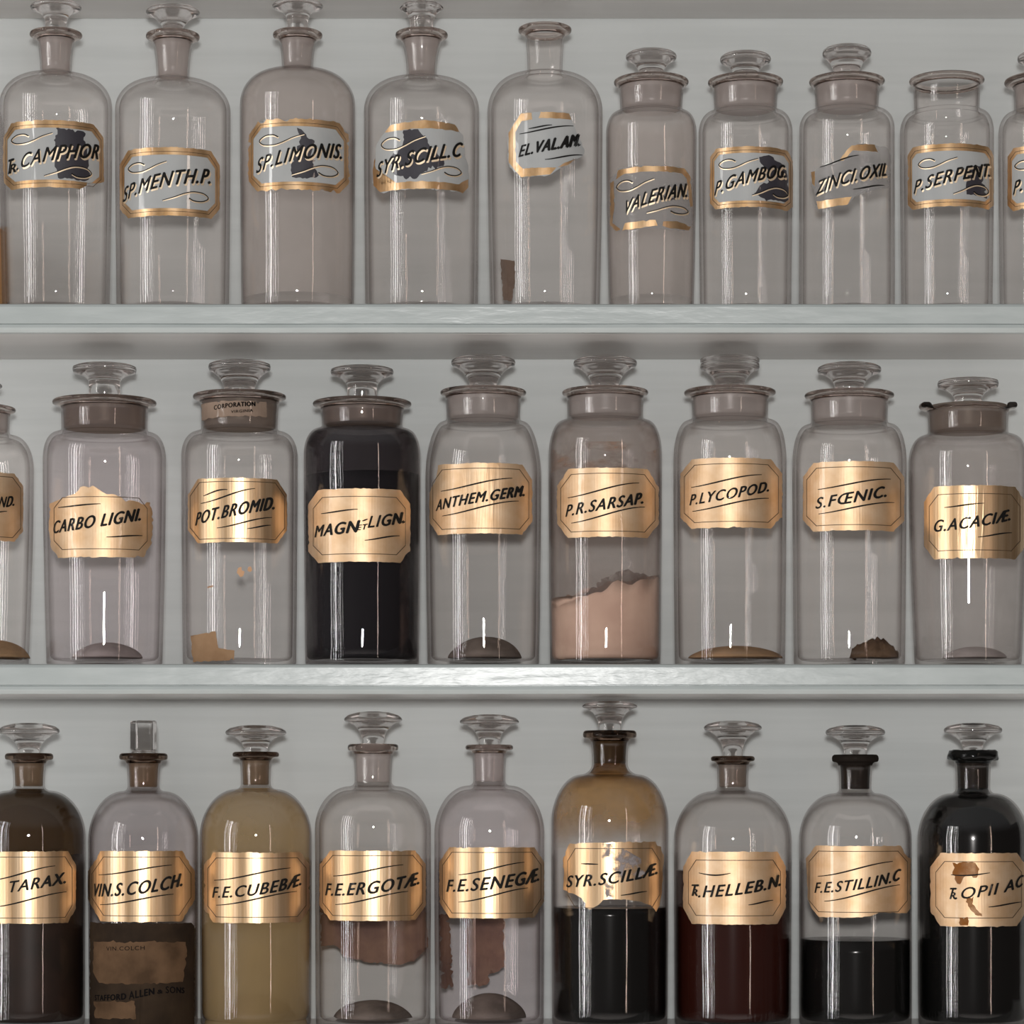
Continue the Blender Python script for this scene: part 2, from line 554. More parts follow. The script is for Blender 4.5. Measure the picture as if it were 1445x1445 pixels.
def wrap_bm(bm, wr, off, cell=4.0, thick=0.0):
    """bm lies flat in (x, y) photo pixels"""
    xs = [v.co.x for v in bm.verts]
    x = math.floor(min(xs) / cell) * cell + cell
    while x < max(xs):
        bmesh.ops.bisect_plane(bm, geom=bm.verts[:] + bm.edges[:] + bm.faces[:], plane_co=(x, 0, 0), plane_no=(1, 0, 0), dist=1e-5)
        x += cell
    if thick:
        r = bmesh.ops.extrude_face_region(bm, geom=bm.faces[:])
        for v in [g for g in r['geom'] if isinstance(g, bmesh.types.BMVert)]:
            v.co.z = -thick
    for v in bm.verts:
        v.co = Vector(wr(v.co.x, v.co.y, off + v.co.z))
    bmesh.ops.recalc_face_normals(bm, faces=bm.faces)
    # outward facing
    return bm


def poly_bm(pts):
    bm = bmesh.new()
    vs = [bm.verts.new((x, y, 0)) for x, y in pts]
    f = bm.faces.new(vs)
    bmesh.ops.triangulate(bm, faces=[f])
    return bm


def polys_bm(list_of_pts):
    bm = bmesh.new()
    fs = []
    for pts in list_of_pts:
        fs.append(bm.faces.new([bm.verts.new((x, y, 0)) for x, y in pts]))
    bmesh.ops.triangulate(bm, faces=fs)
    return bm


def octo(x0, y0, x1, y1, cx, cy):
    return [(x0 + cx, y0), (x1 - cx, y0), (x1, y0 + cy), (x1, y1 - cy), (x1 - cx, y1), (x0 + cx, y1), (x0, y1 - cy), (x0, y0 + cy)]


def jag(pts, step=4.0, amp=0.5, seed=0):
    rnd = random.Random(seed)
    out = []
    for (xa, ya), (xb, yb) in zip(pts, pts[1:] + pts[:1]):
        L = math.hypot(xb - xa, yb - ya)
        n = max(1, int(L / step))
        nx_, ny_ = (yb - ya) / (L or 1), -(xb - xa) / (L or 1)
        for k in range(n):
            t = k / n
            j = rnd.gauss(0, amp) if k else 0
            if k and rnd.random() < 0.03 * amp / 0.5:
                j -= 2.0 * amp * 2
            out.append((xa + (xb - xa) * t + nx_ * j, ya + (yb - ya) * t + ny_ * j))
    return out


def inset(pts, ix, iy):
    xs = [p_[0] for p_ in pts]
    ys = [p_[1] for p_ in pts]
    cx, cy = (min(xs) + max(xs)) / 2, (min(ys) + max(ys)) / 2
    fx = 1 - ix / ((max(xs) - min(xs)) / 2)
    fy = 1 - iy / ((max(ys) - min(ys)) / 2)
    return [(cx + (x - cx) * fx, cy + (y - cy) * fy) for x, y in pts]


def ring_bm(A, B):
    bm = bmesh.new()
    a = [bm.verts.new((x, y, 0)) for x, y in A]
    b = [bm.verts.new((x, y, 0)) for x, y in B]
    n = len(a)
    for k in range(n):
        try:
            bm.faces.new((a[k], a[(k + 1) % n], b[(k + 1) % n], b[k]))
        except ValueError:
            pass
    return bm


def stroke(bm, pts, w0, w1, wm):
    n = len(pts)
    prev = None
    for i, (x, y) in enumerate(pts):
        a = pts[max(0, i - 1)]
        c = pts[min(n - 1, i + 1)]
        dx, dy = c[0] - a[0], c[1] - a[1]
        L = math.hypot(dx, dy) or 1
        t = i / (n - 1)
        w = (w0 * (1 - t) + w1 * t) * (1 - math.sin(math.pi * t)) + wm * math.sin(math.pi * t)
        w *= 0.5
        p0 = bm.verts.new((x - dy / L * w, y + dx / L * w, 0))
        p1 = bm.verts.new((x + dy / L * w, y - dx / L * w, 0))
        if prev:
            bm.faces.new((prev[0], prev[1], p1, p0))
        prev = (p0, p1)


def ease_line(x0, y0, x1, y1, dip=0.0, n=22):
    out = []
    for i in range(n + 1):
        t = i / n
        s_ = t * t * (3 - 2 * t)
        out.append((x0 + (x1 - x0) * t, y0 + (y1 - y0) * (0.35 * t + 0.65 * s_) + dip * math.sin(math.pi * t)))
    return out


def catmull(P, n=8):
    out = []
    for i in range(len(P) - 1):
        p0, p1, p2, p3 = P[max(0, i - 1)], P[i], P[i + 1], P[min(len(P) - 1, i + 2)]
        for k in range(n):
            t = k / n
            out.append(tuple(0.5 * ((2 * p1[j]) + (-p0[j] + p2[j]) * t + (2 * p0[j] - 5 * p1[j] + 4 * p2[j] - p3[j]) * t * t + (-p0[j] + 3 * p1[j] - 3 * p2[j] + p3[j]) * t ** 3) for j in (0, 1)))
    out.append(P[-1])
    return out


LOOP = [(0.42, 0.30), (0.30, 0.08), (0.12, 0.12), (0.0, 0.48), (0.10, 0.86), (0.32, 0.93), (0.52, 0.72), (0.75, 0.34), (1.0, 0.04)]


def loop_pts(box, flip):
    x0, y0, x1, y1 = box
    P = []
    for u, v in LOOP:
        if flip:
            u, v = 1 - u, 1 - v
        P.append((x0 + u * (x1 - x0), y0 + v * (y1 - y0)))
    return catmull(P, 7)


_glyph = {}


def glyphs(text, bold):
    key = (text, bold)
    if key in _glyph:
        return _glyph[key]
    cu = bpy.data.curves.new('writing', 'FONT')
    cu.body = text
    cu.dimensions = '2D'
    cu.fill_mode = 'FRONT'
    cu.offset = bold
    cu.resolution_u = 4
    cu.space_character = 1.14
    ob = bpy.data.objects.new('writing', cu)
    COL.objects.link(ob)
    dg = bpy.context.evaluated_depsgraph_get()
    dg.update()
    me = bpy.data.meshes.new_from_object(ob.evaluated_get(dg))
    vs = [(v.co.x, v.co.y) for v in me.vertices]
    fs = [tuple(p_.vertices) for p_ in me.polygons]
    bpy.data.objects.remove(ob)
    bpy.data.curves.remove(cu)
    bpy.data.meshes.remove(me)
    _glyph[key] = (vs, fs)
    return vs, fs


CAP = 0.729


def text_into(bm, b, text, x0, x1, ya, ym, yb, ca, cb, bold=0.016, shear=0.30, dx=0, dy=0):
    """baseline through (x0,ya), middle ym, (x1,yb); cap height ca..cb; letters evenly spaced round the glass"""
    vs, fs = glyphs(text, 0.0)
    if not vs:
        return
    gx0, gx1 = min(v[0] for v in vs), max(v[0] for v in vs)
    R = b['R']
    sl = 0.3 * ca
    th = lambda x: math.asin(max(-0.985, min(0.985, (x - b['cx']) / (R + 1))))
    ta, tb = th(x0), th(x1 - sl)
    out = []
    for gx, gy in vs:
        u = (gx - gx0) / (gx1 - gx0)
        base = ya * (1 - u) * (1 - 2 * u) + ym * 4 * u * (1 - u) + yb * u * (2 * u - 1)
        cap = ca + (cb - ca) * u
        h = gy / CAP * cap
        x = b['cx'] + (R + 1) * math.sin(ta + (tb - ta) * u)
        out.append((x + shear * h * math.cos(ta + (tb - ta) * u) + dx, base - h + dy, 0.55 + 1.3 * u))
    w = bold * 33
    for k, (ox, oy) in enumerate(((0, 0), (-w, 0), (w, 0), (0, -w * 0.6), (0, w * 0.6)) if w > 0.05 else ((0, 0),)):
        vv = [bm.verts.new((x + ox * q, y + oy * q, 0.02 * k)) for x, y, q in out]
        for f in fs:
            try:
                bm.faces.new([vv[i] for i in f])
            except ValueError:
                pass


# ------------------------------------------------------------------ one bottle
def knob_profile(st, b):
    """outer outline of the stopper's head, from inside the neck up to the top centre"""
    z0 = b['z0']
    Z = lambda y: wz(y) - z0
    rs, rd = st['rs'] * PX, st['rd'] * PX
    zt = Z(b['yt'])
    ztop, zedge = Z(st['y0']), Z(st['y1'])
    kind = st.get('kind', 'mush')
    P = [(0, zt - 2 * PX), (rs * 0.98, zt - 2 * PX), (rs, zt + 1 * PX)]
    fl = st.get('fl', 0.75)
    zs = zt + (zedge - zt) * (1 - fl)
    P.append((rs, zs))
    for k in range(1, 8):
        t = k / 7
        P.append((rs + (rd - rs - 1.5 * PX) * t ** st.get('pw', 2.2), zs + (zedge - zs) * (1 - (1 - t) ** st.get('pz', 1.4))))
    th = ztop - zedge
    if kind == 'thick':
        P += [(rd, zedge + th * 0.12), (rd - 0.4 * PX, zedge + th * 0.42), (rd - 2 * PX, zedge + th * 0.5), (rd - 0.2 * PX, zedge + th * 0.58), (rd, zedge + th * 0.85), (rd - 2 * PX, ztop - 0.6 * PX), (rd * 0.6, ztop), (0, ztop)]
    else:
        e_ = st.get('edge', 0.35)
        P += [(rd - 0.3 * PX, zedge + th * e_ * 0.3), (rd, zedge + th * e_ * 0.6), (rd - 0.8 * PX, zedge + th * e_), (rd * 0.86, zedge + th * (e_ + (1 - e_) * 0.45)), (rd * 0.55, zedge + th * (e_ + (1 - e_) * 0.85)), (0.25 * rd, ztop - 0.2 * PX), (0, ztop)]
    return P


def make(b):
    row = b['row']
    z0 = {1: Z1, 2: Z2, 3: Z3}[row] + 0.0003
    b['z0'] = z0
    seed = b.get('seed', int(b['cx']) + row * 17)
    root = bpy.data.objects.new(b.get('name', 'apothecary_bottle'), None)
    COL.objects.link(root)
    root.location = (wx(b['cx']), YC + b.get('dy', 0), z0)
    tag(root, b['label'], b.get('cat', 'bottle'), b.get('group'))
    outer, inn, ri, za = prof_bottle(b)
    rnd = random.Random(seed)
    ph, am = rnd.random() * 6.28, b.get('wob', 0.35) * PX
    zlip = wz(b['yl']) - z0

    def warp(r, z, a):
        r2 = r + am * math.sin(2 * a + ph) * min(1, r / (b['R'] * PX)) + am * 0.6 * noise.noise((3 * math.sin(a), 3 * math.cos(a), z * 40 + seed))
        z2 = z
        if b.get('broken') and z > zlip - 3 * PX:
            aa = (a + math.pi) % (2 * math.pi) - math.pi
            if abs(aa) < 1.32 and r > b['rt'] * PX:
                j = noise.noise((a * 3.2, 1.7, 0.3))
                r2 = b['rt'] * PX - 1.0 * PX + 0.5 * PX * j
                z2 = zlip - 2 * PX + 2.5 * PX * j
            elif abs(aa) < 1.32:
                z2 = min(z, zlip - 1 * PX + 2.5 * PX * noise.noise((a * 3.2, 1.7, 0.3)))
        if b.get('goo') and z > zlip - 1 * PX:
            r2 += 2.2 * PX * noise.noise((a * 2.5, z * 900, 2.0))
            z2 += 2.5 * PX * noise.noise((a * 2.2, 4.0, z * 500))
        return r2, z2

    full = outer + inn
    body = link('glass_body', lathe(full, 80, warp=warp), M[b.get('glass', 'clear')], root)
    lipbm = lathe(b['_lip'], 80, warp=warp)
    bmesh.ops.remove_doubles(lipbm, verts=lipbm.verts, dist=1e-7)
    bmesh.ops.recalc_face_normals(lipbm, faces=lipbm.faces)
    link('lip', lipbm, M[b.get('lipm', 'lip')], body)

    # stopper: knob with its ground plug
    st = b.get('stopper')
    if st:
        zt = wz(b['yt']) - z0
        if st.get('kind') == 'square':
            bm = boxbm(-st['rd'] * PX, st['rd'] * PX, -st['rd'] * PX, st['rd'] * PX, wz(st['y1']) - z0, wz(st['y0']) - z0, 3.2 * PX)
            bmesh.ops.rotate(bm, verts=bm.verts, cent=(0, 0, 0), matrix=__import__('mathutils').Matrix.Rotation(0.5, 3, 'Z'))
            b2 = lathe([(0, zt - 2 * PX), (st['rs'] * PX, zt - 2 * PX), (st['rs'] * PX, zt + 2 * PX), (st['rs'] * 0.85 * PX, wz(st['y1']) - z0 - 0.2 * PX), (0, wz(st['y1']) - z0 - 0.2 * PX)], 40)
            so = link('stopper', bm, M['knob'], root, False)
            link('stopper_stem', b2, M['knob'], so)
        else:
            wp = None
            if st.get('facet'):
                nf = st['facet']
                wp = lambda r, z, a: (r * (1 - 0.06 * abs(math.sin(nf * a / 2))), z)
            kb = lathe(knob_profile(st, b), 56, warp=wp)
            if st.get('tilt'):
                bmesh.ops.rotate(kb, verts=kb.verts, cent=(0, 0, zt), matrix=__import__('mathutils').Matrix.Rotation(st['tilt'], 3, 'Y'))
            so = link('stopper', kb, M['knob'], root)
        nk = b['_neck']                      # plug follows the tapered neck
        zj = nk[0][1]
        pp = [(0, nk[-1][1] - 1 * PX), (nk[-1][0] - 2.2 * PX, nk[-1][1] - 1 * PX)]
        pp += [(r - 0.35 * PX, z) for r, z in nk[::-1]]
        pp += [(nk[0][0] - 0.35 * PX, zt - 4 * PX)]
        rc = min(nk[0][0] - 1 * PX, st['rs'] * PX + 5 * PX)
        pp += [(rc, zt - 2.4 * PX), (0, zt - 2.2 * PX)]
        link('stopper_plug', lathe(pp, 56), M[st.get('plug', 'ground')], so)
    # contents
    c = b.get('fill')
    if c:
        zl = wz(c['y']) - z0
        low = [(r, z) for r, z in inn[::-1] if z <= zl]
        pts = [(max(0, r - 0.35 * PX), z + (0.4 * PX if r < b['R'] * PX * 0.8 else 0)) for r, z in low]
        rr = radius_at(inn, zl) - 0.35 * PX
        tilt, rough = c.get('tilt', 0), c.get('rough', 0)
        pts.append((rr, zl))
        for k in range(1, 7):
            t = k / 7
            pts.append((rr * (1 - t), zl + c.get('dome', 0) * PX * math.sin(t * math.pi / 2)))
        pts.append((0, zl + c.get('dome', 0) * PX))
        zmin = zl - 1.5 * PX

        def wp2(r, z, a):
            if z >= zmin:
                z += tilt * PX * (r / rr) * math.sin(a) + rough * PX * noise.noise((r * 90 * math.sin(a), r * 90 * math.cos(a), seed))
            return r, z
        link(c.get('name', 'liquid'), lathe(pts, 64, warp=wp2 if (tilt or rough) else None), M[c['m']], root)
    md = b.get('mound')
    if md:
        zi = b.get('floor', 9) * PX + 3.6 * PX
        rm, hm = md['r'] * PX, md['h'] * PX
        ox = md.get('dx', 0) * PX
        prof = [(0, zi)]
        prof += [(rm, zi)]
        for k in range(1, 10):
            a = math.pi / 2 * k / 9
            prof.append((rm * math.cos(a), zi + hm * math.sin(a) ** 1.3))
        prof[-1] = (0, zi + hm)
        sp = md.get('spiky', 0) * PX

        def wp3(r, z, a):
            f = 1 + 0.10 * noise.noise((2 * math.sin(a), 2 * math.cos(a), z * 60 + seed))
            if sp and z > zi + 0.5 * PX:
                z += sp * noise.noise((r * 260 * math.sin(a), r * 260 * math.cos(a), z * 200))
                f += 0.10 * noise.noise((5 * math.sin(a), 5 * math.cos(a), z * 400))
            return r * f, z
        bmm = lathe(prof, 48, warp=wp3)
        bmesh.ops.translate(bmm, verts=bmm.verts, vec=(ox, 0, 0))
        link(md.get('name', 'powder'), bmm, M[md['m']], root)
    for fm in b.get('films', ()):
        mname, ya_, yb_ = fm[:3]
        nm = fm[3] if len(fm) > 3 else 'deposit'
        zt_, zb_ = wz(ya_) - z0, wz(yb_) - z0
        pts = []
        nst = 40
        for k in range(nst + 1):
            z = zb_ + (zt_ - zb_) * k / nst
            pts.append((radius_at(inn, z) - (0.8 + 0.25 * b.get('_f', 0)) * PX, z))
        link(nm, lathe(pts, 64), M[mname], root)
        b['_f'] = b.get('_f', 0) + 1
    # label(s)
    wr = Wrap(b, outer)
    lb = b.get('lab')
    if lb:
        outline = lb.get('poly') or octo(*lb['o'])
        base = jag(octo(*lb['o']) if 'o' in lb else outline, 4.0, 0.0)
        jo = jag(outline, 4.0, lb.get('jag', 0.35), seed)
        kind = lb['kind']
        if kind == 'grey':
            lo = link('label', wrap_bm(poly_bm(jo), wr, 0.9, thick=0.5), M[lb.get('m', 'pane')], root, False)
            if 'gold' in lb:
                g = polys_bm([jag(p_, 4, 0.3, seed + 3) for p_ in lb['gold']])
            else:
                ix, iy = lb.get('ins', (6.5, 10.5))
                g = ring_bm(jo, inset(base, ix, iy))
            link('gilt_border', wrap_bm(g, wr, 1.1), M['gilt'], lo, False)
            if 'gold' not in lb:
                g = ring_bm(inset(base, ix * 0.55, iy * 0.55), inset(base, ix * 0.55 + 0.5, iy * 0.55 + 0.7))
                link('border_line', wrap_bm(g, wr, 1.2), M['line'], lo, False)
            if 'dark' in lb:
                link('dark_patch', wrap_bm(polys_bm([jag(p_, 3, 0.8, seed + 7 + i) for i, p_ in enumerate(lb['dark'])]), wr, 1.0), M['navy'], lo, False)
        else:
            lo = link('label', wrap_bm(poly_bm(jo), wr, 0.9, thick=0.5), M[lb.get('m', 'gold')], root, False)
            iy = lb.get('ins', 7.5)
            g = ring_bm(inset(base, iy * 0.62, iy), inset(base, iy * 0.62 + 0.7, iy + 1.0))
            link('border_line', wrap_bm(g, wr, 1.1), M['line'], lo, False)
            if 'tarnish' in lb:
                link('tarnish_patch', wrap_bm(polys_bm([jag(p_, 3, 0.8, seed + 9) for p_ in lb['tarnish']]), wr, 1.35), M['tarnish'], lo, False)
            if 'stain' in lb:
                link('stain', wrap_bm(polys_bm([jag(p_, 3, 1.0, seed + 9) for p_ in lb['stain']]), wr, 1.15), M['stain'], lo, False)
        # flourishes
        if 'loops' in lb:
            bl, bg = bmesh.new(), bmesh.new()
            for box, flip in lb['loops']:
                P = loop_pts(box, flip)
                stroke(bl, P, 1.8, 0.8, 1.3)
                stroke(bg, [(x + 0.6, y + 1.3) for x, y in P], 2.2, 1.2, 1.9)
            link('flourish_gilding', wrap_bm(bg, wr, 1.2), M['gilt_light'], lo, False)
            link('flourish', wrap_bm(bl, wr, 1.35), M['ink'], lo, False)
        if 'lines' in lb:
            bl = bmesh.new()
            for ln in lb['lines']:
                stroke(bl, ease_line(*ln), 0.9, 0.9, 2.1)
            link('flourish', wrap_bm(bl, wr, 1.3), M['ink'], lo, False)
        bt, bg = bmesh.new(), bmesh.new()
        for tx in lb['text']:
            tx = list(tx)
            if lb.get('shadow'):
                text_into(bg, b, *tx, dx=1.5, dy=2.4)
            text_into(bt, b, *tx)
        if lb.get('shadow'):
            link('lettering_gilding', wrap_bm(bg, wr, 1.2), M['gilt_light'], lo, False)
        else:
            bg.free()
        link('lettering', wrap_bm(bt, wr, 1.45), M['ink'], lo, False)
    for pt in b.get('patches', ()):
        w2 = Wrap(b, outer, back=pt.get('back', False))
        po = link(pt['name'], wrap_bm(polys_bm([jag(p_, 3, pt.get('amp', 0.6), seed + 21) for p_ in pt['polys']]), w2, pt.get('off', 0.7), thick=0.3), M[pt['m']], root, False)
        if 'panel' in pt:
            link('paper_panel', wrap_bm(polys_bm([jag(p_, 4, 0.8, seed + 5) for p_ in pt['panel']]), w2, 0.95), M['tanpaper'], po, False)
        if 'text' in pt:
            bt = bmesh.new()
            bb = dict(b)
            if 'tR' in pt:
                bb['R'] = pt['tR']
            for tx in pt['text']:
                text_into(bt, bb, *tx)
            link('lettering', wrap_bm(bt, w2, pt.get('off', 0.7) + 0.45), M['ink_matt'], po, False)
    return root


G1, G2, G3 = 'bottles on the top shelf', 'jars on the middle shelf', 'bottles on the lowest shelf'
SH = dict(shadow=True)


def bottle1(cx, R, label, lab, **kw):
    d = dict(row=1, cx=cx, R=R, Rb=R - 2, yf=153, yn=104, rn=22, rt=26, yl=52, yt=46, rl=37, sq=2.15, label=label, lab=lab, group=G1, name='apothecary_bottle',
             stopper=dict(rs=15, rd=37, y0=6, y1=17, fl=0.75, pw=1.6))
    d.update(kw)
    return make(d)


# ---- top shelf, five narrow-necked bottles
make(dict(row=1, cx=-71, R=71, Rb=76, dy=0.022, yf=200, yn=104, rn=22, rt=26, yl=52, yt=46, rl=37, group=G1, name='apothecary_bottle',
          label='bottle of amber liquid cut off by the left end of the top row', stopper=dict(rs=15, rd=37, y0=6, y1=17),
          fill=dict(y=318, m='amberliq')))
bottle1(79, 79, 'clear stoppered bottle lettered CAMPHOR on a grey label with dark patch', dict(
    kind='grey', o=(4, 175, 146.5, 269, 12, 15), poly=[(16, 175), (132, 175), (146, 190), (146.5, 252), (137, 257), (123, 259), (122, 263), (113, 269), (16, 269), (6, 256), (4, 225), (5, 192)],
    dark=[[(79, 186), (100, 187), (118, 187.5), (121, 190), (118, 196), (121, 205), (124, 222), (125, 230), (122, 237), (127, 245), (125, 254), (120, 257), (82, 256), (81, 248), (77, 240), (76, 230), (80, 222), (78, 212), (76, 203), (83, 192)]],
    loops=[((16, 192, 74, 207), False), ((62, 236.5, 129, 253.5), True)], text=[('T', 9.4, 22, 245.5, 245.5, 245, 21, 21), ('R', 14, 26, 245.5, 245, 244.5, 13, 13), ('.CAMPHOR', 23, 144.5, 243, 230, 222.5, 21.5, 22)], **SH), stopper=dict(rs=15, rd=36, y0=2, y1=13, fl=0.7), Rb=75)
bottle1(244, 81, 'clear bottle lettered MENTH.P. on a grey gilt label set lower than its neighbours', dict(
    kind='grey', o=(169, 213, 310, 309, 12, 17), loops=[((181, 232, 235, 247), False), ((229, 273, 294, 288), True)],
    text=[('SP.MENTH.P.', 173.3, 302.5, 285, 268.5, 259.5, 22, 22)], **SH), yn=112, yt=48, yl=55, rl=38, rn=23, rt=28, yf=158, stopper=dict(rs=13, rd=38, y0=9, y1=20, fl=0.85, pw=1.4))
bottle1(420, 81, 'hazy glass bottle lettered LIMONIS with a ragged dark patch on its label', dict(
    kind='grey', o=(351, 173, 492, 272, 13, 17), jag=0.9,
    dark=[[(419, 186), (425, 188), (432, 195), (436, 201), (444, 203), (441, 215), (438, 226), (445, 231), (441, 234), (447, 245), (450, 251), (447, 254), (438, 255), (433, 257), (412, 255), (411, 242), (412, 235), (419, 215), (425, 200), (421, 193)]],
    loops=[((366, 193.5, 429, 210), False), ((411, 235.5, 477, 252), True)], text=[('SP.LIMONIS.', 361, 488, 246.5, 231, 223, 22, 22)], **SH),
    yn=98, yt=46, yl=53, rl=35, yf=150, films=[('f_haze2', 100, 424, 'bloom')], stopper=dict(rs=15, rd=36, y0=0, y1=11, fl=0.6))
bottle1(595, 81, 'clear bottle lettered SCILL with broken gilt frame and faceted dark-lit stopper', dict(
    kind='grey', jag=0.8, poly=[(543, 189), (551, 180), (558, 178), (600, 175.5), (616, 175.5), (642, 178), (648, 187), (653, 190), (655, 203), (657, 222), (661, 232), (662, 250), (661, 262), (653, 273), (645, 271), (580, 271.5), (537, 272), (527, 260), (526, 245), (528, 225), (531, 205), (538, 194)],
    gold=[[(543, 189), (551, 180), (600, 175), (642, 178), (648, 187), (600, 186.5), (547, 189.5)], [(527, 260), (526, 237), (529, 222), (531, 250), (538, 262), (600, 261), (648, 261), (655, 255), (661, 251), (661, 262), (653, 273), (645, 271), (580, 271.5), (537, 272)]],
    dark=[[(569, 189), (590, 188), (595, 195), (602, 200), (606, 210), (617, 222), (627, 228), (626, 238), (600, 247), (592, 252), (588, 257), (573, 258), (565, 253), (556, 250), (553, 235), (549, 228), (555, 220), (565, 215), (569, 205)]],
    loops=[((538, 196.5, 600, 215), False), ((594, 237, 651, 251), True)], text=[('SYR.SCILL.C', 531, 655, 250.5, 235.5, 222, 22, 22)], **SH),
    yn=108, yt=46, yl=53, rl=37, rt=28, rn=21, fr=11, yf=158, stopper=dict(rs=16, rd=31, y0=2, y1=14, fl=0.8, facet=8))
bottle1(769, 81, 'clear bottle without stopper lettered VAL.AM. on a broken grey label', dict(
    kind='grey', jag=0.5, poly=[(729, 168), (735, 164), (751, 164), (764, 162.5), (803, 164), (807, 173), (812, 185), (819, 200), (825, 215), (823, 221), (814, 227), (802, 232), (796, 239), (786, 241.5), (778, 251), (772, 253), (735, 254), (719, 237), (717, 225), (716.5, 190), (719, 184), (725, 176)],
    gold=[[(763, 163.5), (803, 164.5), (806, 173), (760, 172.5)], [(750, 164.5), (735, 164.5), (717.5, 189), (718, 231), (735, 253.5), (776, 251.5), (785, 241.5), (738, 242), (728, 231), (727, 190), (736, 175), (751, 174)], [(787, 241), (797, 234), (813, 227.5), (800, 237.5)]],
    lines=[(746, 186.5, 779, 182), (733, 193, 809, 181.5), (769, 230.5, 822, 220.5)], text=[('EL.VAL.AM.', 732, 822, 225.3, 217.5, 208, 17, 18.5, 0.03)]),
    yn=103, yt=39, yl=46, rl=37.5, rn=24.5, rt=27.5, yf=160, Rb=77, stopper=None,
    patches=[dict(name='paper_scrap', m='kraftgrey', back=True, polys=[[(706, 367), (726, 366), (727, 395), (722, 424), (710, 424)]])])


def jar1(cx, label, lab, **kw):
    d = dict(row=1, cx=cx, R=66, Rb=64, yf=188, yn=157, rn=44, rt=46, yl=119, yt=113, rl=53, sq=1.98, label=label, lab=lab, group=G1, name='apothecary_jar', cat='jar', fr=6,
             stopper=dict(rs=17, rd=36, y0=72, y1=86, fl=0.75, pw=1.5, edge=0.5))
    d.update(kw)
    return make(d)


# ---- top shelf, short wide-mouthed jars
jar1(919, 'small frosty jar lettered VALERIAN with a worn gilt frame', dict(
    kind='grey', m='pane_faint', o=(861, 238, 977, 326, 11, 12), jag=0.6, gold=[[(872, 240), (900, 238.5), (966, 238.5), (974, 247), (978, 288), (974, 290), (969, 252), (962, 246), (905, 246), (880, 247), (869, 252)], [(861, 255), (866, 253), (867, 285), (864, 312), (876, 324), (870, 325), (861, 314)], [(882, 316), (925, 314), (928, 322), (900, 325), (878, 326)], [(936, 316), (955, 314), (975, 318), (972, 324), (945, 325), (935, 322)]],
    dark=[[(932, 272), (938, 265), (936, 280), (953, 281), (954, 285), (938, 287), (930, 283)]],
    loops=[((870, 255, 923, 271.5), False), ((912, 292, 971, 304), True)], text=[('VALERIAN.', 879, 975, 304.5, 288, 278, 21, 21)], **SH),
    R=64, Rb=60, rn=44, films=[('f_haze2', 170, 424, 'bloom')], stopper=dict(rs=16, rd=36, y0=71, y1=84, fl=0.75, pw=1.5, edge=0.5))
jar1(1052, 'small jar lettered GAMBOG with dark smudge across its gilt-edged label', dict(
    kind='grey', o=(1002, 211, 1119, 296, 8, 10), ins=(6, 9), dark=[[(1071, 226), (1085, 222), (1093, 228), (1104, 232), (1110, 240), (1112, 255), (1113, 270), (1111, 284), (1085, 285), (1073, 282), (1064, 277), (1075, 272), (1072, 266), (1085, 260), (1084, 245), (1072, 232)]],
    loops=[((1014.5, 227, 1070, 241.5), False), ((1061, 265, 1112, 280), True)], text=[('P.GAMBOG.', 1008, 1114, 276.5, 261, 250, 20.5, 20)], **SH),
    stopper=dict(rs=17, rd=36, y0=74, y1=88, fl=0.7, pw=1.5, edge=0.5))
jar1(1195, 'small jar lettered ZINCI on a torn label missing its corners', dict(
    kind='grey', m='pane_faint', jag=0.8, poly=[(1144, 241), (1151, 241), (1157, 236), (1183, 232), (1190, 228), (1197, 214), (1201, 210), (1222, 207), (1254, 209), (1257, 218), (1256, 262), (1240, 268), (1206, 281), (1196, 293), (1155, 296), (1150, 276), (1145, 258)],
    gold=[[(1197, 214.5), (1202, 210), (1222, 207), (1234, 207), (1239, 217), (1203, 217), (1190, 231), (1184, 231)], [(1152, 284), (1157, 285), (1202, 282), (1196, 293), (1155, 296)], [(1144.5, 241.5), (1150, 241.5), (1150, 263), (1146, 258)]],
    lines=[(1157, 237, 1212, 223.5), (1204, 271.5, 1248, 262.5)], text=[('ZINCI.OXIL', 1151, 1256, 275.8, 261, 248, 21, 20)], **SH),
    R=66.5, Rb=67, yt=112, yl=118, rl=53, yf=182, yn=155, stopper=dict(rs=17, rd=34.5, y0=64, y1=80, fl=0.8, pw=1.4, edge=0.5))
jar1(1336, 'small open jar without stopper lettered SERPENT', dict(
    kind='grey', o=(1281, 207, 1402, 295, 7, 9), ins=(6, 10), dark=[[(1362, 249), (1372, 238), (1384, 236), (1386, 248), (1390, 262), (1393, 280), (1364, 278), (1363, 268), (1366, 258)]],
    loops=[((1296, 225.5, 1351, 240), False), ((1345, 262, 1395, 278), True)], text=[('P.SERPENT.', 1289.4, 1402, 273, 259.5, 248, 19.5, 20)], **SH),
    yt=111, yl=117, rn=46, rt=47, rl=53, stopper=None)
jar1(1476, 'small jar cut off by the right end of the top row', dict(
    kind='grey', o=(1422, 208, 1531, 297, 8, 10), ins=(6, 10), loops=[((1432, 227, 1487, 241), False)], text=[('P.', 1429.5, 1447, 274, 272, 270, 20, 20)], **SH),
    yt=112, yl=118, rl=58, stopper=dict(rs=18, rd=40, y0=72, y1=86, fl=0.7, pw=1.5, edge=0.5))


# ---- middle shelf, wide-mouthed jars
def jar2(cx, R, label, lab, **kw):
    d = dict(row=2, cx=cx, R=R, Rb=R - 2, yf=645, yn=595, rn=53, rt=55, yl=557, yt=551, rl=62, sq=2.08, fr=7, tn=2.5, label=label, lab=lab, group=G2, name='apothecary_jar', cat='jar',
             stopper=dict(rs=20, rd=45, y0=503, y1=517, fl=0.8, pw=1.8, edge=0.5))
    d.update(kw)
    return make(d)


